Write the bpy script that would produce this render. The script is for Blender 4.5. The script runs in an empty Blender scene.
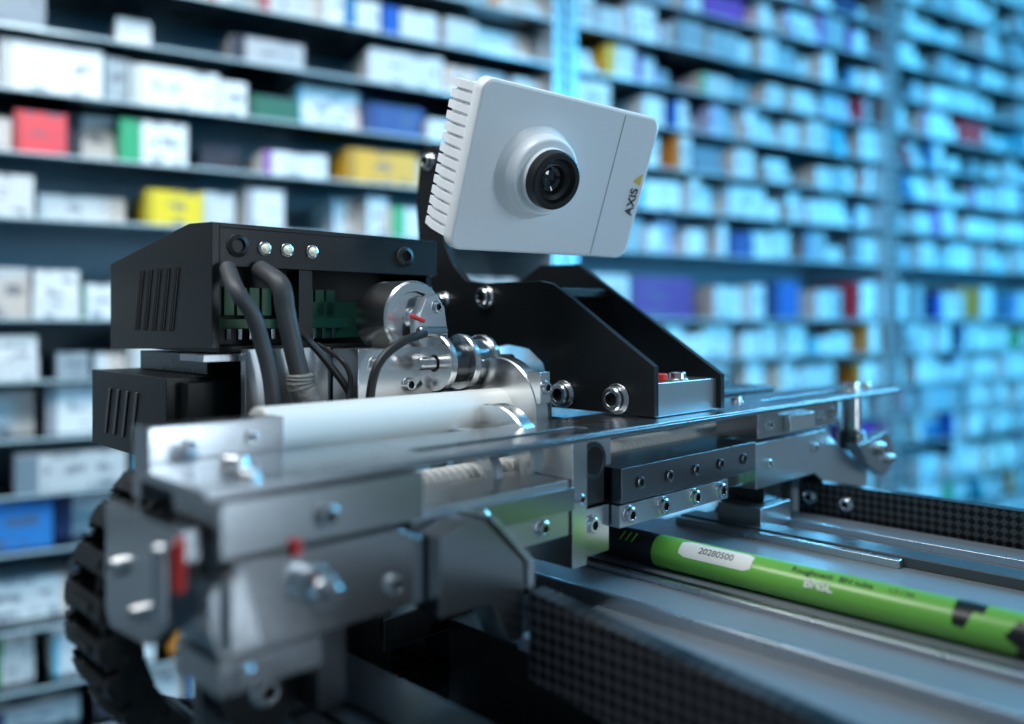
import bpy, bmesh, math, random
from mathutils import Vector, Matrix
random.seed(23)
S=0.01; H=130.0   # centimetres -> metres, eye height
R2=math.sqrt(.5)
A=Vector((R2,R2,0)); B=Vector((R2,-R2,0)); Zv=Vector((0,0,1))
def mw(p,q,z): return (A*p+B*q+Zv*z)          # machine frame -> room cm
def ww(x,y,z): return Vector((x,y,z))
SO=Vector((-61,100,0)); SD=Vector((.856,.518,0)).normalized(); SN=Vector((-SD.y,SD.x,0))  # SN = into shelf
def sw(s,d,z): return SO+SD*s+SN*d+Zv*z

# ---------------- materials
def nt(name):
    m=bpy.data.materials.new(name); m.use_nodes=True
    n=m.node_tree; b=n.nodes['Principled BSDF']; return m,n,b
def mat(name,col,metal=0,rough=.5,noise=.0,nscale=60,emis=None,bump=0,stretch=None,coat=0,spec=.5):
    m,n,b=nt(name)
    b.inputs['Base Color'].default_value=(*col,1); b.inputs['Metallic'].default_value=metal
    b.inputs['Roughness'].default_value=rough; b.inputs['Specular IOR Level'].default_value=spec
    if coat: b.inputs['Coat Weight'].default_value=coat
    tc=n.nodes.new('ShaderNodeTexCoord'); mp=n.nodes.new('ShaderNodeMapping')
    n.links.new(tc.outputs['Object'],mp.inputs[0])
    if stretch: mp.inputs['Rotation'].default_value=(0,0,-math.pi/4); mp.inputs['Scale'].default_value=stretch
    t=n.nodes.new('ShaderNodeTexNoise'); t.inputs['Scale'].default_value=nscale; t.inputs['Detail'].default_value=3
    n.links.new(mp.outputs[0],t.inputs['Vector'])
    if noise:
        r=n.nodes.new('ShaderNodeMapRange'); r.inputs['To Min'].default_value=max(.03,rough-noise); r.inputs['To Max'].default_value=min(1,rough+noise)
        n.links.new(t.outputs['Fac'],r.inputs['Value']); n.links.new(r.outputs[0],b.inputs['Roughness'])
        if metal>.5:
            mx=n.nodes.new('ShaderNodeMix'); mx.data_type='RGBA'
            mx.inputs[6].default_value=(*[c*.92 for c in col],1); mx.inputs[7].default_value=(*[min(1,c*1.05) for c in col],1)
            n.links.new(t.outputs['Fac'],mx.inputs[0]); n.links.new(mx.outputs[2],b.inputs['Base Color'])
    if bump:
        bp=n.nodes.new('ShaderNodeBump'); bp.inputs['Strength'].default_value=bump; bp.inputs['Distance'].default_value=.0005
        n.links.new(t.outputs['Fac'],bp.inputs['Height']); n.links.new(bp.outputs[0],b.inputs['Normal'])
    if emis:
        b.inputs['Emission Color'].default_value=(*emis[0],1); b.inputs['Emission Strength'].default_value=emis[1]
    return m
STEEL=mat('brushed_steel',(.46,.48,.50),1,.22,.04,160,stretch=(1,14,14))
ALU=mat('machined_aluminium',(.84,.85,.86),1,.22,.03,200,stretch=(1,10,10))
ALUM=mat('matte_aluminium',(.60,.63,.66),.97,.29,.03,250,stretch=(1,8,8))
DSTEEL=mat('dark_steel',(.12,.13,.14),1,.28,.03,100)
MSTEEL=mat('guide_steel',(.30,.31,.33),1,.25,.03,100,stretch=(1,14,14))
PLATE=mat('ground_plate',(.46,.48,.51),1,.26,.04,90,stretch=(.6,16,16))
BLACK=mat('black_powdercoat',(.006,.007,.008),0,.34,.05,900,bump=.12,spec=.35)
BLACKP=mat('black_plastic',(.008,.009,.010),0,.40,.08,200,spec=.35)
RSHADE=mat('painted_recess_shade',(.002,.002,.003),0,.9)  # near-black colour stands in for shade inside sockets, slots and holes
WHITE=mat('white_plastic',(.76,.79,.82),0,.32)
WHITE2=mat('white_plastic_rib',(.82,.84,.86),0,.4)
CREAM=mat('nylon_white',(.76,.755,.72),0,.36)
BOLT=mat('zinc_bolt',(.76,.76,.77),1,.2,.04,200)
RED=mat('red_marking',(.6,.02,.015),0,.4)
PCB=mat('green_connector',(.02,.10,.035),0,.45)
CABLE=mat('grey_cable',(.05,.055,.062),0,.5,.06,300)
CABLEB=mat('black_cable',(.012,.012,.014),0,.42)
BRAID=mat('braided_sleeve',(.26,.25,.24),.3,.6,.1,600,bump=1)
TABLE=mat('grey_table',(.22,.25,.28),.1,.34,.04,40,stretch=(8,1,8))
TABLED=mat('dark_tray',(.06,.07,.08),.2,.3,.04,40)
TABLE2=mat('table_edge',(.55,.58,.61),.95,.28,.04,60)
GREEN=mat('green_lacquer',(.17,.48,.07),0,.3,.02,60,coat=.3)
LABEL=mat('paper_label',(.85,.85,.80),0,.6)
INK=mat('dark_ink',(.02,.02,.022),0,.5)
YEL=mat('yellow_ink',(.75,.5,.05),0,.5)
LENS=mat('lens_glass',(.006,.007,.012),0,.05,coat=1)
LED=mat('led_clear',(.7,.72,.62),0,.15,emis=((.8,.9,.6),.15))
WOOD=mat('amber_tip',(.45,.22,.07),0,.4)
GREY=mat('engraved_grey',(.06,.065,.07),0,.5)

def carbon():
    m,n,b=nt('carbon_weave')
    tc=n.nodes.new('ShaderNodeTexCoord'); m1=n.nodes.new('ShaderNodeMapping'); m1.inputs['Rotation'].default_value=(0,0,math.pi/4)
    m3=n.nodes.new('ShaderNodeMapping'); m3.inputs['Rotation'].default_value=(0,math.radians(45),0)
    c=n.nodes.new('ShaderNodeTexChecker'); c.inputs['Scale'].default_value=330
    c.inputs['Color1'].default_value=(.004,.004,.005,1); c.inputs['Color2'].default_value=(.045,.048,.054,1)
    n.links.new(tc.outputs['Object'],m1.inputs[0]); n.links.new(m1.outputs[0],m3.inputs[0]); 
    mul=n.nodes.new('ShaderNodeVectorMath'); mul.operation='MULTIPLY'; mul.inputs[1].default_value=(1,0.0001,1)
    n.links.new(m3.outputs[0],mul.inputs[0]); n.links.new(mul.outputs[0],c.inputs[0])
    n.links.new(c.outputs[0],b.inputs['Base Color'])
    b.inputs['Roughness'].default_value=.3; b.inputs['Specular IOR Level'].default_value=.35
    return m
CARBON=carbon()
def camo():
    m,n,b=nt('camo_lacquer')
    tc=n.nodes.new('ShaderNodeTexCoord'); v=n.nodes.new('ShaderNodeTexVoronoi'); v.inputs['Scale'].default_value=150
    r=n.nodes.new('ShaderNodeValToRGB'); r.color_ramp.interpolation='CONSTANT'
    r.color_ramp.elements[0].color=(.01,.012,.01,1); r.color_ramp.elements[1].position=.5; r.color_ramp.elements[1].color=(.17,.48,.07,1)
    sp=n.nodes.new('ShaderNodeSeparateColor')
    n.links.new(tc.outputs['Object'],v.inputs['Vector']); n.links.new(v.outputs['Color'],sp.inputs[0]); n.links.new(sp.outputs[0],r.inputs[0])
    n.links.new(r.outputs[0],b.inputs['Base Color']); b.inputs['Roughness'].default_value=.3
    return m
CAMO=camo()
def glassm():
    m=bpy.data.materials.new('shelf_glass'); m.use_nodes=True; n=m.node_tree; n.nodes.clear()
    o=n.nodes.new('ShaderNodeOutputMaterial'); t=n.nodes.new('ShaderNodeBsdfTransparent'); t.inputs[0].default_value=(.92,.97,.99,1)
    g=n.nodes.new('ShaderNodeBsdfGlossy'); g.inputs['Roughness'].default_value=.06; g.inputs[0].default_value=(.85,.95,1,1)
    f=n.nodes.new('ShaderNodeFresnel'); f.inputs[0].default_value=1.6; mx=n.nodes.new('ShaderNodeMixShader')
    n.links.new(f.outputs[0],mx.inputs[0]); n.links.new(t.outputs[0],mx.inputs[1]); n.links.new(g.outputs[0],mx.inputs[2]); n.links.new(mx.outputs[0],o.inputs[0])
    return m
GLASS=glassm()
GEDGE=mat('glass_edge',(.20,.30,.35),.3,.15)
GGLINT=mat('glass_edge_painted_glint',(.70,.84,.88),.1,.15)  # pale colour paints the bright glint along the shelf front edge

# ---------------- builder
def sharpen(bm,deg=32):
    bm.normal_update()
    for e in bm.edges:
        if len(e.link_faces)==2 and e.calc_face_angle(0)>math.radians(deg): e.smooth=False
class Bd:
    def __init__(s,frame=mw): s.bm=bmesh.new(); s.mats=[]; s.f=frame
    def mi(s,m):
        if m not in s.mats: s.mats.append(m)
        return s.mats.index(m)
    def v(s,c): return s.bm.verts.new(s.f(*c)*S+Vector((0,0,H*S)))
    def face(s,vs,m,smooth=False):
        try: f=s.bm.faces.new(vs)
        except ValueError: return None
        f.material_index=s.mi(m); f.smooth=smooth; return f
    def box(s,a0,a1,b0,b1,c0,c1,m,ch=0):
        P=[s.v((a,b,c)) for a in(a0,a1) for b in(b0,b1) for c in(c0,c1)]
        for q in((0,1,3,2),(4,6,7,5),(0,4,5,1),(2,3,7,6),(0,2,6,4),(1,5,7,3)): s.face([P[i] for i in q],m)
    def prism(s,poly,ax,lo,hi,m):
        def c(a,b,l): 
            return [(l,a,b),(a,l,b),(a,b,l)][ax]
        L=[s.v(c(a,b,lo)) for a,b in poly]; U=[s.v(c(a,b,hi)) for a,b in poly]; n=len(poly)
        s.face(L,m); s.face(U,m)
        for i in range(n): s.face([L[i],L[(i+1)%n],U[(i+1)%n],U[i]],m)
    def lathe(s,prof,o,d,m,seg=32,ms=None,arc=None):
        o=Vector(o); d=Vector(d).normalized()
        t=Vector((0,0,1)) if abs(d.z)<.9 else Vector((1,0,0))
        u=d.cross(t).normalized(); w=d.cross(u)
        rings=[]
        for r,h in prof:
            if r<=1e-6: rings.append([s.v(tuple(o+d*h))])
            else: rings.append([s.v(tuple(o+d*h+(u*math.cos(2*math.pi*i/seg)+w*math.sin(2*math.pi*i/seg))*r)) for i in range(seg)])
        for k in range(len(rings)-1):
            a,b=rings[k],rings[k+1]; mm=ms[k] if ms else m
            for i in range(seg):
                j=(i+1)%seg
                if len(a)==1 and len(b)==1: continue
                if len(a)==1: s.face([a[0],b[i],b[j]],mm,True)
                elif len(b)==1: s.face([a[i],a[j],b[0]],mm,True)
                else: s.face([a[i],a[j],b[j],b[i]],mm,True)
    def cyl(s,o,d,r,L,m,seg=28,c=.06):
        c=min(c,r*.3,L*.3)
        s.lathe([(0,0),(r-c,0),(r,c),(r,L-c),(r-c,L),(0,L)],o,d,m,seg)
    def ring(s,o,d,r,ri,L,m,seg=40):
        c=min(.07,L*.3)
        s.lathe([(ri,0),(r-c,0),(r,c),(r,L-c),(r-c,L),(ri,L),(ri,0)],o,d,m,seg)
    def bolt(s,o,d,r,h=None,m=None,washer=True):
        m=m or BOLT; h=h or r*.75
        if washer: s.lathe([(0,0),(r*1.25,0),(r*1.25,r*.15),(0,r*.15)],o,d,m,24)
        o=Vector(o)+Vector(d).normalized()*(r*.15 if washer else 0)
        s.lathe([(r,0),(r,h*.85),(r*.88,h),(r*.55,h),(r*.52,h*.4),(0,h*.4)],o,d,m,24,ms=[m,m,m,RSHADE,RSHADE])
    def sweep(s,pts,r,m,seg=12,sub=8,rib=0):
        P=[Vector(p) for p in pts]; Q=[]
        ext=[P[0]*2-P[1]]+P+[P[-1]*2-P[-2]]
        for i in range(1,len(ext)-2):
            for k in range(sub):
                t=k/sub; a,b,c,d=ext[i-1:i+3]
                Q.append(.5*((2*b)+(c-a)*t+(2*a-5*b+4*c-d)*t*t+(3*b-a-3*c+d)*t**3))
        Q.append(P[-1]); rings=[]; N=None
        for i,p in enumerate(Q):
            T=(Q[min(i+1,len(Q)-1)]-Q[max(i-1,0)]).normalized()
            if N is None: N=T.orthogonal().normalized()
            N=(N-T*N.dot(T)).normalized(); W=T.cross(N)
            rr=r*(1+(rib if i%2 else 0))
            rings.append([s.v(tuple(p+(N*math.cos(2*math.pi*j/seg)+W*math.sin(2*math.pi*j/seg))*rr)) for j in range(seg)])
        for a,b in zip(rings,rings[1:]):
            for j in range(seg): s.face([a[j],a[(j+1)%seg],b[(j+1)%seg],b[j]],m,True)
        s.face(rings[0],m); s.face(rings[-1],m)
    def done(s,name,bevel=.05,parent=None):
        bmesh.ops.recalc_face_normals(s.bm,faces=s.bm.faces); sharpen(s.bm)
        me=bpy.data.meshes.new(name); s.bm.to_mesh(me); s.bm.free()
        for m in s.mats: me.materials.append(m)
        o=bpy.data.objects.new(name,me); bpy.context.scene.collection.objects.link(o)
        if bevel:
            b=o.modifiers.new('bevel','BEVEL'); b.width=bevel*S; b.segments=2; b.limit_method='ANGLE'; b.angle_limit=math.radians(60); b.harden_normals=True
        if parent: o.parent=parent
        return o
def empty(name):
    o=bpy.data.objects.new(name,None); bpy.context.scene.collection.objects.link(o); return o
ROBOT=empty('picking_robot'); SHELF=empty('pharmacy_shelving')
def text(name,body,size,loc,right,up,nrm,m,parent,ext=.01,bold=0):
    cu=bpy.data.curves.new(name,'FONT'); cu.body=body; cu.size=size*S; cu.extrude=ext*S; cu.align_x='CENTER'; cu.align_y='CENTER'; cu.offset=bold*S
    cu.materials.append(m); o=bpy.data.objects.new(name,cu); bpy.context.scene.collection.objects.link(o)
    M=Matrix.Identity(4)
    for i,v in enumerate((right,up,nrm)):
        for k in range(3): M[k][i]=v[k]
    M.translation=loc*S+Vector((0,0,H*S)); o.parent=parent; o.matrix_world=M
    return o

# ================= CROSSBEAM / CARRIAGE =================
b=Bd()
q0,q1=-25.6,-21.3
def plate_seg(p0,p1,slot=None):
    if not slot: b.box(p0,p1,q0,q1,-4.8,-4.5,PLATE)
    else:
        b.box(p0,p1,q0,slot[0],-4.8,-4.5,PLATE); b.box(p0,p1,slot[1],q1,-4.8,-4.5,PLATE)
plate_seg(9.9,18); plate_seg(18,27,(-23.2,-22.5)); plate_seg(27,43); plate_seg(43,53,(-23.4,-22.6)); 
b.prism([(53,q0),(57,q0),(58.6,-24.6),(58.6,-22.2),(57.8,q1),(53,q1)],2,-4.8,-4.5,PLATE)
b.box(9.9,57.6,q1,q1+.06,-4.78,-4.6,MSTEEL)
b.bolt((12.2,-24.2,-4.5),(0,0,1),.42); b.bolt((11.6,-22.2,-4.5),(0,0,1),.3)
b.bolt((54,-22.9,-4.5),(0,0,1),.5); b.bolt((57,-23.2,-4.5),(0,0,1),.3); b.bolt((41.5,-24,-4.5),(0,0,1),.3)
b.box(10.4,15,-27.5,-26.2,-5.5,-3.35,STEEL)
b.bolt((11.7,-26.2,-3.95),(0,1,0),.2,washer=False); b.bolt((13.8,-26.2,-3.95),(0,1,0),.2,washer=False)
b.box(9.9,16,-26.2,-25.6,-5.4,-4.55,STEEL)
# nylon roller
b.cyl((15,-28,-4.3),(1,0,0),1.15,12.4,CREAM,48)
pr=[(0,0)]
for i in range(80):
    h=i*.4; pr+=[(.69,h),(.75,h+.08),(.75,h+.28),(.69,h+.36)]
pr.append((0,80*.4)); b.lathe(pr,(17.5,-26,-6.7),(1,0,0),CREAM,28)
# clamp collar, disc
b.ring((27.0,-28,-4.3),(1,0,0),2.6,1.15,.75,ALU,64); b.ring((27.75,-28,-4.3),(1,0,0),2.1,.6,.8,STEEL,48)
b.box(27.05,27.7,-26.1,-25.3,-3.7,-2.3,ALU); b.bolt((27.35,-25.3,-3.0),(0,1,0),.26)
b.cyl((28.55,-28,-4.3),(1,0,0),1.3,.8,DSTEEL,36)
b.ring((24.9,-26.2,-6.1),(1,0,0),2.5,1.75,.8,ALU,64)
b.ring((23.2,-26.2,-6.6),(1,0,0),2.1,1.5,.5,ALUM,56)
# pulleys behind
b.ring((24.9,-30.0,-2.0),(1,0,0),1.35,.4,.35,ALU,48); b.cyl((25.25,-30.0,-2.0),(1,0,0),.95,1.1,DSTEEL,40)
b.ring((26.35,-30.0,-2.0),(1,0,0),1.35,.4,.35,ALU,48); b.cyl((26.7,-30.0,-2.0),(1,0,0),1.1,1.0,STEEL,40); b.ring((27.7,-30.0,-2.0),(1,0,0),1.3,.4,.35,ALU,48)
b.cyl((24.0,-30.0,-2.0),(1,0,0),.3,6.0,BOLT)
# bar C & fronts
b.box(10.2,17,-24,-21,-6.35,-4.85,STEEL)
b.prism([(10.2,-9),(9.9,-8.2),(9.9,-7.2),(10.6,-6.5),(16,-6.5),(17,-7),(17,-9)],1,-23.4,-21,STEEL)
b.bolt((13.4,-21,-5.7),(0,1,0),.32,m=STEEL)
b.bolt((12.9,-21,-7.6),(0,1,0),.5,.8); b.cyl((12.9,-20.3,-7.6),(0,1,0),.3,.6,STEEL)
b.cyl((12.35,-20.9,-6.6),(0,0,1),.16,.45,RED); b.bolt((15.8,-21,-8.2),(0,1,0),.28)
b.prism([(10.3,-8.7),(10.3,-6.9),(10.6,-6.6),(11.2,-8.7)],1,-20.98,-20.6,ALU)  # brighter metal piece stands in for the highlight on this corner
# end plate
b.prism([(-27.3,-5.6),(-21.8,-5.6),(-21.8,-6.4),(-22.8,-8.4),(-24,-9.2),(-26.9,-9.4),(-27.3,-9.0)],0,9.5,10.0,STEEL)
b.cyl((9.35,-21.6,-7.1),(0,0,1),.15,1.4,RED); b.cyl((9.3,-22.6,-8.2),(0,0,1),.25,2.2,STEEL)
b.bolt((9.5,-26.2,-7.4),(-1,0,0),.3,.25); b.bolt((9.5,-24.6,-8.4),(-1,0,0),.25,.25)
b.box(10.1,13.2,-23.6,-20.9,-9.9,-9.05,STEEL); b.cyl((10.8,-21,-9.5),(0,1,0),.28,.25,STEEL)
# hanging guide wheel & bracket
b.box(11.4,16.2,-25.4,-24.8,-12.6,-9,DSTEEL)
b.lathe([(0,0),(1.3,0),(1.3,.25),(1.0,.35),(1.0,.75),(1.3,.85),(1.3,1.1),(0,1.1)],(12.9,-24.8,-11.4),(0,1,0),BLACKP,40); b.bolt((12.9,-23.7,-11.4),(0,1,0),.4)
b.box(14.0,15,-24.7,-22.4,-12.0,-9.1,DSTEEL)
# lower rail blocks
b.box(17.1,25.2,-25,-22,-8.55,-6.35,ALUM); b.box(17.1,25.2,-22,-21.7,-7.5,-6.6,STEEL)
for p,z in((20.2,-7.05),(23.6,-8.0),(21.2,-8.15),(18.3,-7.9)): b.bolt((p,-21.7 if z>-7.5 else -22,z),(0,1,0),.3,.2)
b.prism([(17.1,-9.4),(17.1,-6.9),(18.4,-6.6),(19.0,-6.6),(20.9,-8.4),(20.9,-9.3),(20.9,-11.0),(20.2,-11.0),(19.4,-9.5)],1,-21.6,-20.3,STEEL)
b.prism([(19.1,-6.55),(19.4,-6.55),(21.2,-8.35),(21.2,-9.3),(20.95,-9.3),(20.95,-8.4)],1,-21.8,-20.1,ALU)  # chamfer strip in paler metal, painting the bracket's bright highlight
# central carriage
b.box(25.3,26.2,-25.2,-21.9,-9.9,-4.85,ALU); b.box(26.2,28.5,-25.2,-22.5,-6.2,-4.85,ALU); b.box(26.2,28.5,-25.2,-22.6,-9.9,-7.9,ALU)
b.ring((27.3,-22.5,-5.9),(0,1,0),.8,.6,.08,DSTEEL); b.cyl((27.3,-22.5,-5.9),(0,1,0),.6,.06,RSHADE)
b.bolt((25.75,-21.9,-7.2),(0,1,0),.22,washer=False); b.bolt((27.3,-22.6,-8.6),(0,1,0),.33,.2)
b.box(27.0,28.3,-23.8,-22.7,-7.8,-6.3,DSTEEL)
# right linear guide
b.box(28.6,40,-25,-22,-7.85,-6.35,MSTEEL)
for i in range(5): b.bolt((29.9+i*2.2,-22,-7.1),(0,1,0),.26,.12,m=DSTEEL,washer=False)
b.box(28.6,37.4,-25,-22.1,-8.9,-7.95,ALUM)
for p in(29.2,31.7,34.3,36.6): b.bolt((p,-22.1,-8.4),(0,1,0),.33,.22)
b.box(37.4,46,-25,-22.6,-8.6,-8.0,STEEL)
# right blocks
b.box(40.2,50,-24.5,-22,-6.25,-4.95,STEEL); b.box(43,46,-21.98,-21.6,-6.1,-5.2,ALU)
for p in(41.3,47.4,49.2): b.bolt((p,-22,-5.6),(0,1,0),.25,.18)
b.cyl((53.2,-22.6,-7.0),(0,0,1),.62,2.15,STEEL); b.cyl((53.2,-22.6,-8.2),(0,0,1),.85,1.2,DSTEEL)
b.prism([(40.2,-8.9),(40.2,-6.5),(48.5,-6.5),(50,-7.6),(53.5,-9.2),(54.5,-9.8),(54.5,-10.6),(50,-10.6),(47,-8.9)],1,-24.4,-22.1,ALUM)
b.bolt((41.5,-22.1,-7.7),(0,1,0),.24,.15,washer=False); b.bolt((47,-22.1,-7.4),(0,1,0),.24,.15,washer=False)
b.prism([(51,-7.6),(55.5,-7.2),(57,-9.0),(55,-10),(52.5,-9)],1,-22.0,-21.2,STEEL); b.bolt((54.2,-21.2,-8.2),(0,1,0),.4,.3); b.bolt((55.8,-21.2,-9.0),(0,1,0),.28,.3)
b.box(44,49.4,-26.5,-23.8,-12.1,-8.95,STEEL)
b.box(42,44,-25,-22.6,-9.9,-8.95,DSTEEL); b.box(40.5,43.8,-24.6,-22.0,-11.2,-9.95,ALUM)
b.box(38.5,50,-31,-26.2,-4.6,-4.2,DSTEEL); b.box(38.5,46,-31,-27,-4.2,-3.6,DSTEEL)
b.box(31,52,-28.6,-26.9,-8.9,-4.8,DSTEEL)
b.box(16.4,31,-29,-27.3,-9.4,-6.9,DSTEEL)
# drive block, motor and clamp
b.box(21.4,29.6,-33,-31,-4.3,-1.3,ALU)
for p,z in((24.2,-3.0),(22.3,-2.0),(27.6,-2.9)): b.bolt((p,-31,z),(0,1,0),.3,.2)
b.lathe([(0,0),(1.65,0),(1.75,.1),(1.75,2.3),(1.65,2.4),(1.25,2.4),(1.2,2.2),(.5,2.2),(.45,2.5),(0,2.5)],(24.6,-33.4,.1),(0,1,0),ALU,56)
b.prism([(24.2,-1.0),(24.2,.1),(24.6,1.0),(25.2,1.2),(25.7,.6),(25.9,-.6),(25.9,-1.25),(24.6,-1.25)],1,-30.9,-30.2,ALUM)
b.cyl((23.6,-30.1,.2),(.9,.1,-.3),.1,.8,RED); b.cyl((23.9,-29.9,-.55),(1,0,0),.26,1.6,STEEL); b.bolt((25.2,-30.2,.6),(0,1,0),.25)
b.box(17.2,21.4,-33.6,-33.2,-5,-1.25,ALUM); b.box(15.5,28.6,-35.8,-33.5,-1.75,-1.45,STEEL)
b.box(16,30,-34.5,-31,-6.6,-4.4,DSTEEL)
beam=b.done('gripper_crossbeam',.05,ROBOT)

# ================= CAMERA BRACKET =================
b=Bd()
poly=[(-22.3,-4.4),(-22.3,-2.1),(-27.2,1.05),(-28.6,1.85),(-29.4,2.0),(-33.4,2.0),(-35.0,2.2),(-36.1,3.1),(-36.9,4.4),(-37.3,6.2),(-37.3,9.8),(-37.7,10.2),(-38.7,10.2),(-39.1,9.8),(-39.5,7),(-39.3,5),(-38.8,3.0),(-37.9,1.4),(-37.6,-1.6),(-36.8,-1.75),(-33,-1.5),(-31.8,-1.3),(-30.2,-1.5),(-29.2,-2.2),(-28.8,-3.2),(-28.6,-4.4)]
b.prism(poly,0,31.4,31.75,BLACK)
rear=[(-22.2,-4.4),(-22.2,-2.7),(-29.6,2.0),(-31.5,3.2),(-34.5,3.3),(-36.2,2.4),(-36.8,1),(-36.8,-1.6),(-33,-1.5),(-30,-1.6),(-28.8,-3),(-28.5,-4.4)]
b.prism(rear,0,36.9,37.25,BLACK)
b.box(31.75,36.9,-31.6,-29.4,1.25,1.7,BLACK); b.box(31.75,36.9,-36.6,-34.8,-1.4,-.9,BLACK)
b.box(31.78,36.88,-24.2,-22.45,-4.45,-2.9,ALUM); b.box(31.78,36.88,-28.4,-26.4,-4.45,-3.2,ALUM)
b.bolt((34.6,-23.2,-2.9),(0,0,1),.42); b.cyl((33.4,-23.3,-2.9),(0,0,1),.3,.35,RED)
for q,z,r in((-37.0,1.05,.45),(-33.4,1.25,.5),(-27.75,-3.7,.56),(-24.4,-3.7,.58)): b.bolt((31.4,q,z),(-1,0,0),r)
b.bolt((31.4,-38.3,9.3),(-1,0,0),.42)
b.done('camera_bracket',.04,ROBOT)

# ================= NETWORK CAMERA =================
yaw=math.radians(35); pit=math.radians(21); rol=math.radians(1.0)
r0=Vector((math.cos(yaw),math.sin(yaw),0)); n0=Vector((math.sin(yaw),-math.cos(yaw),0))
n1=n0*math.cos(pit)-Zv*math.sin(pit); u1=Zv*math.cos(pit)+n0*math.sin(pit)
r1=r0*math.cos(rol)-u1*math.sin(rol); u2=u1*math.cos(rol)+r0*math.sin(rol)
CC=Vector((2.35,40,6.72))
def cf(x,y,z): return CC+r1*x+u2*y+n1*z
def rr(w,h,r,n=6,x0=0,y0=0,tap=0):
    out=[]
    for cx,cy,a0 in((w/2-r,h/2-r,0),(-w/2+r,h/2-r,90),(-w/2+r,-h/2+r,180),(w/2-r,-h/2+r,270)):
        for i in range(n+1):
            a=math.radians(a0+90*i/n); x=cx+r*math.cos(a); y=cy+r*math.sin(a)
            out.append((x+x0,y*(1-tap*(x/w))+y0))
    return out
b=Bd(cf)
def loft(polys,m,capA=True,capB=True):
    rings=[[b.v((x,y,z)) for x,y in P] for P,z in polys]
    for a,c in zip(rings,rings[1:]):
        n=len(a)
        for i in range(n): b.face([a[i],a[(i+1)%n],c[(i+1)%n],c[i]],m,True)
    if capA: b.face(rings[0],m)
    if capB: b.face(rings[-1],m)
W,Hh=10.75,7.55
loft([(rr(W-.1,Hh-.1,.55,tap=.06),-.75),(rr(W,Hh,.6,tap=.06),-.65),(rr(W,Hh,.6,tap=.06),-.14),(rr(W-.1,Hh-.1,.58,tap=.06),-.04),(rr(W-.3,Hh-.3,.5,tap=.06),0)],WHITE)
loft([(rr(W-1.6,Hh-1.4,.6),-3.3),(rr(W-.9,Hh-.7,.6),-2.9),(rr(W-.35,Hh-.3,.5),-.75)],WHITE2)
for sx in(-1,1):
    for i in range(14):
        y=-Hh/2+.5+i*.505
        x=sx*(W/2-.2)
        V=[b.v((X,Y,Z)) for (X,Z) in((x-sx*.6,-3.15),(x-sx*.6,-.75),(x+sx*.12,-.75),(x+sx*.12,-2.0),(x-sx*.12,-3.1)) for Y in(y-.18,y+.18)]
        lo=V[0::2]; hi=V[1::2]; b.face(lo,WHITE2); b.face(hi,WHITE2)
        for k in range(5): b.face([lo[k],lo[(k+1)%5],hi[(k+1)%5],hi[k]],WHITE2)
b.box(2.92,2.97,-Hh/2+.2,Hh/2-.3,-.01,.006,GREY)
LX,LY=-1.6,.1
b.lathe([(2.2,0),(2.05,.22),(1.9,.4),(1.85,.85),(1.74,1.0),(1.66,1.03)],(LX,LY,-.01),(0,0,1),WHITE,64)
b.lathe([(1.66,1.02),(1.4,1.02),(1.35,1.25),(1.35,1.3),(1.3,1.75),(1.22,1.8),(1.02,1.8),(.98,1.7),(.9,1.55),(.72,1.45),(.66,1.47),(.55,1.25),(.38,1.17),(0,1.27)],(LX,LY,0),(0,0,1),BLACKP,64,
  ms=[WHITE,WHITE,GREY,BLACKP,BLACKP,BLACKP,BLACKP,BLACKP,BLACKP,BLACKP,BLACKP,LENS,LENS])
cam_o=b.done('network_camera',.03)
b=Bd(cf)
b.cyl((-1,0,-3.3),(0,0,-1),.9,.8,BLACKP); b.lathe([(0,0),(.6,.1),(.85,.5),(.85,.8),(.6,1.2),(0,1.3)],(-1,0,-4.0),(0,0,-1),STEEL,24)
b.done('ball_mount',.03,cam_o)
b=Bd(ww)
e=cf(-1,0,-4.7); a0=mw(31.9,-38,9.0)
b.sweep([tuple(a0),tuple(a0*.7+e*.3+Vector((0,0,.2))),tuple(a0*.3+e*.7),tuple(e)],.4,BLACK,12)
b.done('mount_arm',0,cam_o)
text('logo_text','AXIS',.68,cf(4.78,-.65,.02),u2,-r1,n1,INK,cam_o,bold=.015)
b=Bd(cf); dx,dy=.28,.1
V=[b.v((x+dx,y+dy,z)) for z in(.01,.03) for x,y in((4.25,.3),(4.75,.12),(4.75,.72))]
b.face(V[:3],YEL); b.face(V[3:],YEL)
b.done('logo_triangle',0,cam_o)

# ================= CONTROL BOX =================
b=Bd(); PE=28.4
side=[(-34,-1.2),(-34,4.15),(-36.2,4.25),(-45.6,2.9),(-45.6,-1.5)]
b.prism(side,0,16.1,16.45,BLACK)
b.prism([(-34,3.95),(-34,4.15),(-36.2,4.25),(-45.6,2.9),(-45.6,2.6),(-36.2,3.95)],0,16.45,PE,BLACK)
b.box(16.45,PE,-34.5,-34,2.3,3.95,BLACK); b.box(16.45,PE,-45.6,-38,-1.4,2.6,BLACKP); b.box(16.45,PE,-38,-34.2,-1.4,-1.15,BLACK)
b.box(20.3,21.0,-35.2,-34.1,-1.15,2.3,BLACK); b.box(PE-.3,PE,-38,-34.5,-1.15,3.9,BLACK)
for i in range(5):
    q=-42.2+i*1.0
    b.prism([(q,-.5),(q+.28,-.5),(q+.95,2.4),(q+.67,2.4)],0,16.02,16.1,RSHADE)
    b.prism([(q+.28,-.5),(q+.36,-.5),(q+1.03,2.4),(q+.95,2.4)],0,16.05,16.1,GREY)
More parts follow.
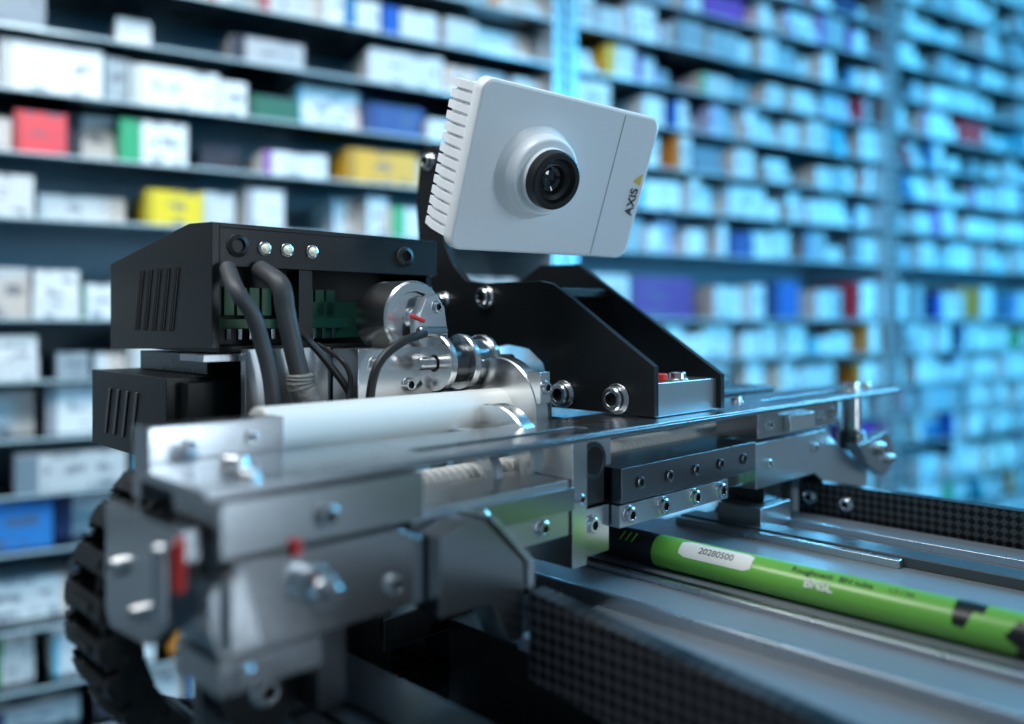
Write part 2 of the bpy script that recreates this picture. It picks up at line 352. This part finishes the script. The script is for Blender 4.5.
for p in(18.5,19.6,20.9):
    b.lathe([(0,0),(.32,0),(.32,.1),(.22,.14),(.16,.25),(.1,.32),(0,.34)],(p,-34,3.15),(0,1,0),LED,20,ms=[BOLT,BOLT,STEEL,LED,LED,LED])
for p in(17.25,26.3): b.lathe([(.5,0),(.5,.1),(.3,.18),(.25,-.1),(0,-.1)],(p,-34,3.2),(0,1,0),GREY,28,ms=[GREY,BLACKP,RSHADE,RSHADE])
for i in range(9): b.box(17.0+i*.62+(0 if i<5 else 1),17.5+i*.62+(0 if i<5 else 1),-37.4,-36,.2,1.5,PCB)
b.box(16.8,24,-37.8,-35.8,-.4,.05,PCB); b.box(22,27,-37.6,-36,-.9,.9,PCB)
for i in range(12): b.box(17.0+i*.55,17.2+i*.55,-35.8,-35.6,-.9,-.4,STEEL)
b.done('control_box',.05)
b=Bd()
b.box(15,27,-45,-36,-6.2,-2.5,BLACK); b.box(15.6,27,-36,-35.2,-6,-2.7,BLACKP)
for i in range(4): b.prism([(-43.2+i*1.1,-5.5),(-42.9+i*1.1,-5.5),(-42.3+i*1.1,-3.3),(-42.6+i*1.1,-3.3)],0,14.93,15,GREY)
b.box(17,27,-44,-36.4,-2.48,-1.55,DSTEEL)
for i in range(4): b.cyl((17+i*.9,-35.2,-3.4),(0,1,0),.22,.1,RSHADE)
b.box(19,27,-42,-35.3,-14,-6.25,BLACKP)
b.done('power_supply_box',.05)

# ================= CABLES =================
b=Bd()
b.sweep([(16.6,-33.6,2.2),(16.3,-32.2,1.2),(16.8,-31.9,.3),(17.3,-32,-.9),(17.7,-32,-2.4),(17.9,-32,-4.2)],.34,CABLE,14)
b.sweep([(18.2,-33.8,2.2),(18.2,-32.1,1.5),(18.4,-32,.4),(18.7,-32,-.9),(19.1,-32,-2.4)],.42,CABLE,14)
b.sweep([(19.1,-32,-2.3),(19.2,-32,-3),(19.9,-31.8,-4.3)],.55,BRAID,14,rib=.08)
b.sweep([(18.9,-33,0),(19.3,-32,-.7),(20.3,-31.8,-1.8),(21.2,-31.4,-3.2),(21.4,-31.2,-4.3)],.17,CABLEB,10)
b.sweep([(24.2,-29.8,-.6),(22.9,-29.7,-.95),(21.9,-29.8,-1.6),(21.4,-29.9,-2.6),(21.3,-30.1,-4.3)],.2,CABLEB,10)
b.sweep([(20.6,-33,-1.1),(20.9,-31.5,-1.8),(21.1,-31.1,-2.8),(20.6,-31,-4.3)],.12,CABLEB,8)
b.done('power_cables',0,ROBOT)

# ================= DRAG CHAIN =================
b=Bd()
path=[]
cx,cz,R=15.9,-10.2,5.5
for i in range(4): path.append(Vector((cx+3.2-i*1.05,0,cz+R)))
n=15
for i in range(n): 
    a=math.pi/2+math.pi*i/(n-1); path.append(Vector((cx+R*math.cos(a),0,cz+R*math.sin(a))))
for i in range(8): path.append(Vector((cx+1.1*(i+1),0,cz-R)))
for i in range(len(path)-1):
    c=(path[i]+path[i+1])/2; t=(path[i+1]-path[i]).normalized(); o=Vector((t.z,0,-t.x))
    if (c-Vector((cx,0,cz))).dot(o)<0: o=-o
    def bx(l0,l1,qa,qb,h0,h1,m):
        P=[]
        for l in(l0,l1):
            for q in(qa,qb):
                for h in(h0,h1):
                    v=c+t*l+o*h; P.append(b.v((v.x,q,v.z)))
        for f in((0,1,3,2),(4,6,7,5),(0,4,5,1),(2,3,7,6),(0,2,6,4),(1,5,7,3)): b.face([P[k] for k in f],m)
    Q0,Q1=-32.0,-28.4
    bx(-.60,.48,Q0,Q0+.28,-.62,.62,BLACKP); bx(-.60,.48,Q1-.28,Q1,-.62,.62,BLACKP)
    bx(-.4,.70,Q0+.28,Q0+.5,-.5,.5,BLACKP); bx(-.4,.70,Q1-.5,Q1-.28,-.5,.5,BLACKP)
    bx(-.38,.3,Q0+.1,Q1-.1,.5,.74,BLACKP); bx(-.3,.3,Q0+.3,Q1-.3,-.66,-.5,BLACKP)
    bx(-.2,.12,Q0+.9,Q1-.9,.74,.82,BLACKP)
    v=c+t*.5; b.cyl((v.x,Q1,v.z),(0,1,0),.3,.08,BLACKP,16)
b.sweep([(p.x,-30.2,p.z) for p in path[::2]],.35,CABLEB,8,4)
b.done('cable_drag_chain',.05,ROBOT)

# ================= TABLE + ARMS + TUBE =================
b=Bd()
b.box(27.2,47,-27,9,-11.8,-11.3,TABLE); b.box(22.3,27.0,-22,9,-12.3,-11.75,TABLE)
b.box(27.0,27.25,-26,9,-12.2,-11.2,TABLE2)
b.box(29.7,30.0,-26,9,-11.3,-11.05,TABLE2); b.box(30.35,30.5,-26,9,-11.3,-11.1,DSTEEL)
b.box(34.6,34.9,-24,9,-11.3,-11.0,DSTEEL)
b.box(39.3,39.8,-26.5,-14.5,-11.3,-10.9,TABLE2); b.box(39.8,41.3,-26.5,9,-11.3,-10.8,TABLED); b.box(43.3,43.6,-26.5,9,-11.3,-10.9,TABLE2)
b.box(22.8,46,-26.5,8.5,-19,-12.4,BLACKP)
b.done('picking_table',.05,ROBOT)
def arm(p,z0,z1,qs,slope,bolts,nm='carbon_fiber_arm'):
    b=Bd(lambda P,Q,Zz: mw(P,Q,Zz-slope*(Q-qs))); b.box(p,p+.8,qs,8,z0,z1,CARBON)
    if bolts:
        b.bolt((p,qs+.7,(z0+z1)/2+.35),(-1,0,0),.32,.2); b.bolt((p,qs+2.9,(z0+z1)/2+.25),(-1,0,0),.32,.2)
    b.done(nm,.04,ROBOT)
arm(47.6,-12.1,-9.55,-23.4,0,True); arm(21,-12.5,-9.4,-20.2,.10,False)
b=Bd()
b.box(13,19,-30,-26,-16.6,-16.4,DSTEEL)
b.box(16,44,-34,-29.2,-13.2,-12.4,DSTEEL)
b.box(24,34,-33,-29.5,-H,-13.2,BLACKP)
b.box(14.2,15.0,-28.5,6,-14.2,-12.9,DSTEEL); b.box(16.2,18.6,-28.5,6,-13.8,-12.9,MSTEEL); b.box(14,20.5,-28.6,-27.4,-14.2,-9.7,DSTEEL)
b.box(20,44,-29.2,-27.2,-13.2,-11.9,DSTEEL)
b.box(19.2,22,-26.5,6,-17.5,-15.4,BLACKP)
b.box(20,34,-40,-25,-H,-H+2,DSTEEL)
b.done('robot_mast',.06,ROBOT)
b=Bd()
r=.73; TZ=-10.56
b.lathe([(0,0),(.5,0),(.6,.1),(.6,1.0)],(32,-27,TZ),(0,1,0),WOOD,32)
b.lathe([(.55,1.0),(r,1.05),(r,4.6)],(32,-27,TZ),(0,1,0),INK,40)
b.lathe([(r,4.6),(r,17.2)],(32,-27,TZ),(0,1,0),GREEN,40)
b.lathe([(r,17.2),(r,34),(0,34)],(32,-27,TZ),(0,1,0),CAMO,40)
qa,qb=-21.0,-17.5
rows=[]
for q,inset in((qa,20),(qa+.3,0),(qb-.3,0),(qb,20)):
    rows.append([b.v((32+(r+.012)*math.cos(a),q,TZ+(r+.012)*math.sin(a))) for a in [math.radians(100+inset*.5+(65-inset)*k/8) for k in range(9)]])
for x,y in zip(rows,rows[1:]):
    for k in range(8): b.face([x[k],x[k+1],y[k+1],y[k]],LABEL,True)
tube=b.done('green_marker_tube',0)
def tt(nm,body,size,q,deg,m,bold=0,off=.01):
    a=math.radians(deg); nr=(A*math.cos(a)+Zv*math.sin(a)); up=nr.cross(B)
    text(nm,body,size,mw(32,q,TZ)+nr*(r+off),B,up,nr,m,tube,bold=bold)
tt('label_code','20280500',.42,-19.2,132,GREY); tt('small_print','Roughneck  BN tube',.38,-14.2,122,INK); tt('fine_print','1.7 / 34',.3,-11.6,122,INK)
tt('logo_print','BNSL',.5,-14.6,157,LABEL,.012,.02); tt('tip_print','/ / /',.6,-23.8,140,GREEN,.02)

# ================= SHELVING =================
rowsz=[-66,-58,-50,-43.6,-36.5,-27.3,-20.6,-14,-7.1,.25,12.2,19.9,27.3,34.7,42,49.4,56.8,64.2,71.6,79,86.4,93.8,101,108.5]
posts=[-94,-7.2,79.7,166.6,253.5,340]
b=Bd(sw)
for i,z in enumerate(rowsz):
    for a,c in zip(posts,posts[1:]):
        b.box(a+2.2,c-2.2,-2.6,18,z-.4,z-.1,GLASS); b.box(a+2.2,c-2.2,-2.8,-2.6,z-.42,z-.26,GEDGE); b.box(a+2.2,c-2.2,-2.8,-2.6,z-.26,z-.06,GGLINT)
b.done('glass_shelves',0,SHELF)
PM=mat('upright_metal',(.50,.56,.60),.6,.35,.04,40); HSHADE=mat('upright_hole_shade',(.03,.05,.06),.2,.6)  # second material: dark colour painted as shade of the holes and centre gap
b=Bd(sw)
for s in posts:
    for s0 in(-2.2,.6): b.box(s+s0,s+s0+1.6,-3.2,18,-H,125,PM)
    b.box(s-.6,s+.6,-1.0,18,-H,125,HSHADE)
    for k in range(80):
        z=-70+k*2.4
        for dx in(-1.4,1.4): b.box(s+dx-.35,s+dx+.35,-3.26,-3.2,z,z+1.3,HSHADE)
b.done('shelf_uprights',0,SHELF)
b=Bd(sw)
BACK=mat('shelf_back_panel_blue',(.20,.30,.36),.0,.45)
b.box(-94,340,18.2,19,-H,125,BACK); b.done('shelf_back_panel',0,SHELF)

def boxmat():
    m,n,b=nt('printed_carton')
    L=n.links.new
    c=n.nodes.new('ShaderNodeAttribute'); c.attribute_name='Col'; a=n.nodes.new('ShaderNodeAttribute'); a.attribute_name='Acc'
    uv=n.nodes.new('ShaderNodeUVMap'); sp=n.nodes.new('ShaderNodeSeparateXYZ'); L(uv.outputs[0],sp.inputs[0])
    def M(op,x,y=None):
        k=n.nodes.new('ShaderNodeMath'); k.operation=op
        for i,q in enumerate((x,y)):
            if q is None: continue
            if isinstance(q,(int,float)): k.inputs[i].default_value=q
            else: L(q,k.inputs[i])
        return k.outputs[0]
    X,Y=sp.outputs[0],sp.outputs[1]
    onf=M('GREATER_THAN',X,0)
    band=M('MULTIPLY',M('LESS_THAN',X,a.outputs['Alpha']),onf)
    tc=n.nodes.new('ShaderNodeTexCoord')
    no=n.nodes.new('ShaderNodeTexNoise'); no.inputs['Scale'].default_value=55; L(tc.outputs['Object'],no.inputs['Vector'])
    lines=M('GREATER_THAN',M('SINE',M('MULTIPLY',Y,14)),.1)
    tx=M('MULTIPLY',M('MULTIPLY',lines,M('GREATER_THAN',no.outputs['Fac'],.54)),M('MULTIPLY',M('GREATER_THAN',X,.25),M('LESS_THAN',X,.9)))
    m1=n.nodes.new('ShaderNodeMix'); m1.data_type='RGBA'; L(band,m1.inputs[0]); L(c.outputs['Color'],m1.inputs[6]); L(a.outputs['Color'],m1.inputs[7])
    m2=n.nodes.new('ShaderNodeMix'); m2.data_type='RGBA'; L(M('MULTIPLY',tx,.75),m2.inputs[0]); L(m1.outputs[2],m2.inputs[6]); m2.inputs[7].default_value=(.10,.12,.17,1)
    L(m2.outputs[2],b.inputs['Base Color']); b.inputs['Roughness'].default_value=.45
    return m
BM=boxmat()
bm=bmesh.new(); uvl=bm.loops.layers.uv.new('UVMap'); cl=bm.loops.layers.float_color.new('Col'); al=bm.loops.layers.float_color.new('Acc')
def mbox(s0,s1,d0,d1,z0,z1,col,acc,band,rot=0):
    cs=(s0+s1)/2; 
    def R(s,d):
        a=rot; ds=s-cs; dd=d-d0
        return cs+ds*math.cos(a)-dd*math.sin(a), d0+ds*math.sin(a)+dd*math.cos(a)
    P=[bm.verts.new(sw(*R(s,d),z)*S+Vector((0,0,H*S))) for s in(s0,s1) for d in(d0,d1) for z in(z0,z1)]
    for fi,q in enumerate(((0,4,5,1),(0,1,3,2),(4,6,7,5),(2,3,7,6),(0,2,6,4),(1,5,7,3))):
        f=bm.faces.new([P[i] for i in q])
        uvs=[(0.001,0),(1,0),(1,1),(0.001,1)] if fi==0 else [(-1,-1)]*4
        sidec=acc if (fi in(1,2) and band>.3) else col
        for l,t in zip(f.loops,uvs): l[uvl].uv=t; l[cl]=(*sidec,1); l[al]=(*acc,band)
ACC=[(.02,.10,.45),(.01,.30,.42),(.5,.03,.05),(.05,.35,.12),(.25,.05,.35),(.02,.04,.12),(.6,.2,.02),(.1,.45,.6),(.3,.3,.33),(.2,.25,.3),(.05,.2,.4),(.03,.03,.05)]
SPEC=[(1.5,7,19.9,5.2,(.75,.06,.08)),(13,21,19.9,5.6,(.8,.82,.8)),(16,23,12.2,4.6,(.80,.60,.02)),(43,54,19.9,5.0,(.80,.40,.02)),(46,55,27.3,4.6,(.04,.07,.25)),
 (95,110,.25,7.6,(.12,.03,.2)),(133,139,.25,7.6,(.03,.12,.4)),(195,206,42,5.6,(.75,.05,.06)),(-3,5.5,-27.3,5.8,(.03,.22,.58)),(90,92,42,6,(.8,.45,.03)),(29,36,27.3,3.5,(.03,.14,.09)),(120,126,12.2,4.5,(.04,.07,.28)),(14,24,-7.1,5.6,(.78,.78,.76)),(0,11,27.3,6.2,(.8,.8,.8)),(14,25,27.3,5.4,(.78,.8,.8))]
for ri,z in enumerate(rowsz):
    nxt=rowsz[ri+1] if ri+1<len(rowsz) else z+7
    gap=nxt-z-.9
    for a,c in zip(posts[:-1],posts[1:]):
        s=a+2.6+random.uniform(0,1.5)
        specs=[q for q in SPEC if q[2]==z and a<q[0]<c]
        while s<c-4:
            w=random.choice([3.5,4.5,5.5,6.5,7.5,9,10.5,12] if a<79 else [2.6,3.2,4,4.5,5,5.5,7,8,10])*random.uniform(.9,1.1)
            hit=[q for q in specs if s<q[1]+.2 and s+w>q[0]-.2]
            if hit:
                q=hit[0]
                if s<q[0]-2.6: w=q[0]-.3-s
                else:
                    g=(q is SPEC[1])
                    mbox(q[0],q[1],-.8,13,z,z+min(q[3],gap),q[4],(.02,.35,.16) if g else tuple(x*.6 for x in q[4]),.31 if g else .12); s=q[1]+.3; continue
            if s+w>c-2.5: w=c-2.5-s
            if w<2: break
            if random.random()<.11: s+=w*.6; continue
            h=min(gap,random.uniform(4.2,6.5) if random.random()<.68 else random.uniform(2.2,4))
            if z==.25 and s>80: h=random.uniform(5.8,8)
            g=random.uniform(.58,.84); col=(g,g,g*.99)
            x=random.random(); acc=random.choice(ACC)
            if x<.035: col=acc
            elif x<.08: col=tuple(.45+.5*k for k in acc)
            elif x<.2: col=(.34,.39,.42)
            band=random.choice([0,0,0,.06,.12,.2,.31])
            d=random.choice([-2.2,-1.2,-.6,0,0,.5,1.4,3]); dep=random.uniform(9,14); rot=random.choice([0,0,random.uniform(-.08,.08)])
            if h<4 and gap>5.5 and random.random()<.7:
                h2=min(h,gap/2-.1); mbox(s,s+w,d,d+dep,z,z+h2,col,acc,band); mbox(s+.15,s+w-.1,d+random.uniform(0,1.5),d+dep,z+h2+.03,z+2*h2,random.choice([col,(.75,.76,.76)]),acc,band)
            else: mbox(s,s+w,d,d+dep,z,z+h,col,acc,band,rot if w>5 else 0)
            s+=w+random.choice([.15,.3,.6,1.2,2])
bmesh.ops.recalc_face_normals(bm,faces=bm.faces)
me=bpy.data.meshes.new('medicine_boxes'); bm.to_mesh(me); bm.free(); me.materials.append(BM)
o=bpy.data.objects.new('medicine_boxes',me); bpy.context.scene.collection.objects.link(o)

# ================= ROOM =================
FL=mat('grey_vinyl',(.16,.2,.23),0,.35,.05,6); WL=mat('white_wall',(.5,.58,.62),0,.7); CE=mat('ceiling_paint',(.6,.64,.66),0,.8)
b=Bd(sw); b.box(-160,420,-260,40,-H-2,-H,FL); b.done('floor',0)
b=Bd(sw); b.box(-160,420,-260,40,132,134,CE); b.done('ceiling',0)
b=Bd(sw); b.box(-160,420,36,40,-H,132,WL); b.done('wall_back',0)

# ================= LIGHT =================
def area(name,loc,target,sx,sy,col,e,spread=180):
    l=bpy.data.lights.new(name,'AREA'); l.shape='RECTANGLE'; l.size=sx*S; l.size_y=sy*S; l.color=col; l.energy=e; l.spread=math.radians(spread)
    o=bpy.data.objects.new(name,l); bpy.context.scene.collection.objects.link(o)
    L=Vector(loc)*S+Vector((0,0,H*S)); Tt=Vector(target)*S+Vector((0,0,H*S))
    o.location=L; o.rotation_euler=(Tt-L).to_track_quat('-Z','Y').to_euler(); return o
area('shelf_lamp_cyan',(170,60,50),(110,195,5),80,110,(.05,.54,1),30,120)
area('shelf_lamp_neutral',(-20,10,85),(-45,115,10),60,40,(.92,.98,1),7.3,120)
area('ceiling_lamp',(-70,20,80),(0,40,-5),40,40,(1,.98,.95),4.5)
area('aisle_lamp_blue',(85,85,35),(15,42,-6),25,60,(.14,.60,1),14)
area('added_side_light',(105,-30,5),(8,36,-5),24,60,(.74,.88,1),4.6)  # added light without a fixture, placed where the front metal faces mirror it
w=bpy.data.worlds.new('room_ambient'); bpy.context.scene.world=w; w.use_nodes=True
bg=w.node_tree.nodes['Background']; bg.inputs[0].default_value=(.46,.70,.90,1); bg.inputs[1].default_value=.24

# ================= VIEW =================
cd=bpy.data.cameras.new('photo_camera'); co=bpy.data.objects.new('photo_camera',cd); bpy.context.scene.collection.objects.link(co)
co.location=(0,0,H*S); co.rotation_euler=(math.pi/2,0,0)
cd.sensor_width=36; cd.lens=36*840/1024; cd.shift_y=-42/1024; cd.clip_start=.01
cd.dof.use_dof=True; cd.dof.focus_distance=.385; cd.dof.aperture_fstop=3.3
bpy.context.scene.camera=co
bpy.context.scene.view_settings.view_transform='Standard'
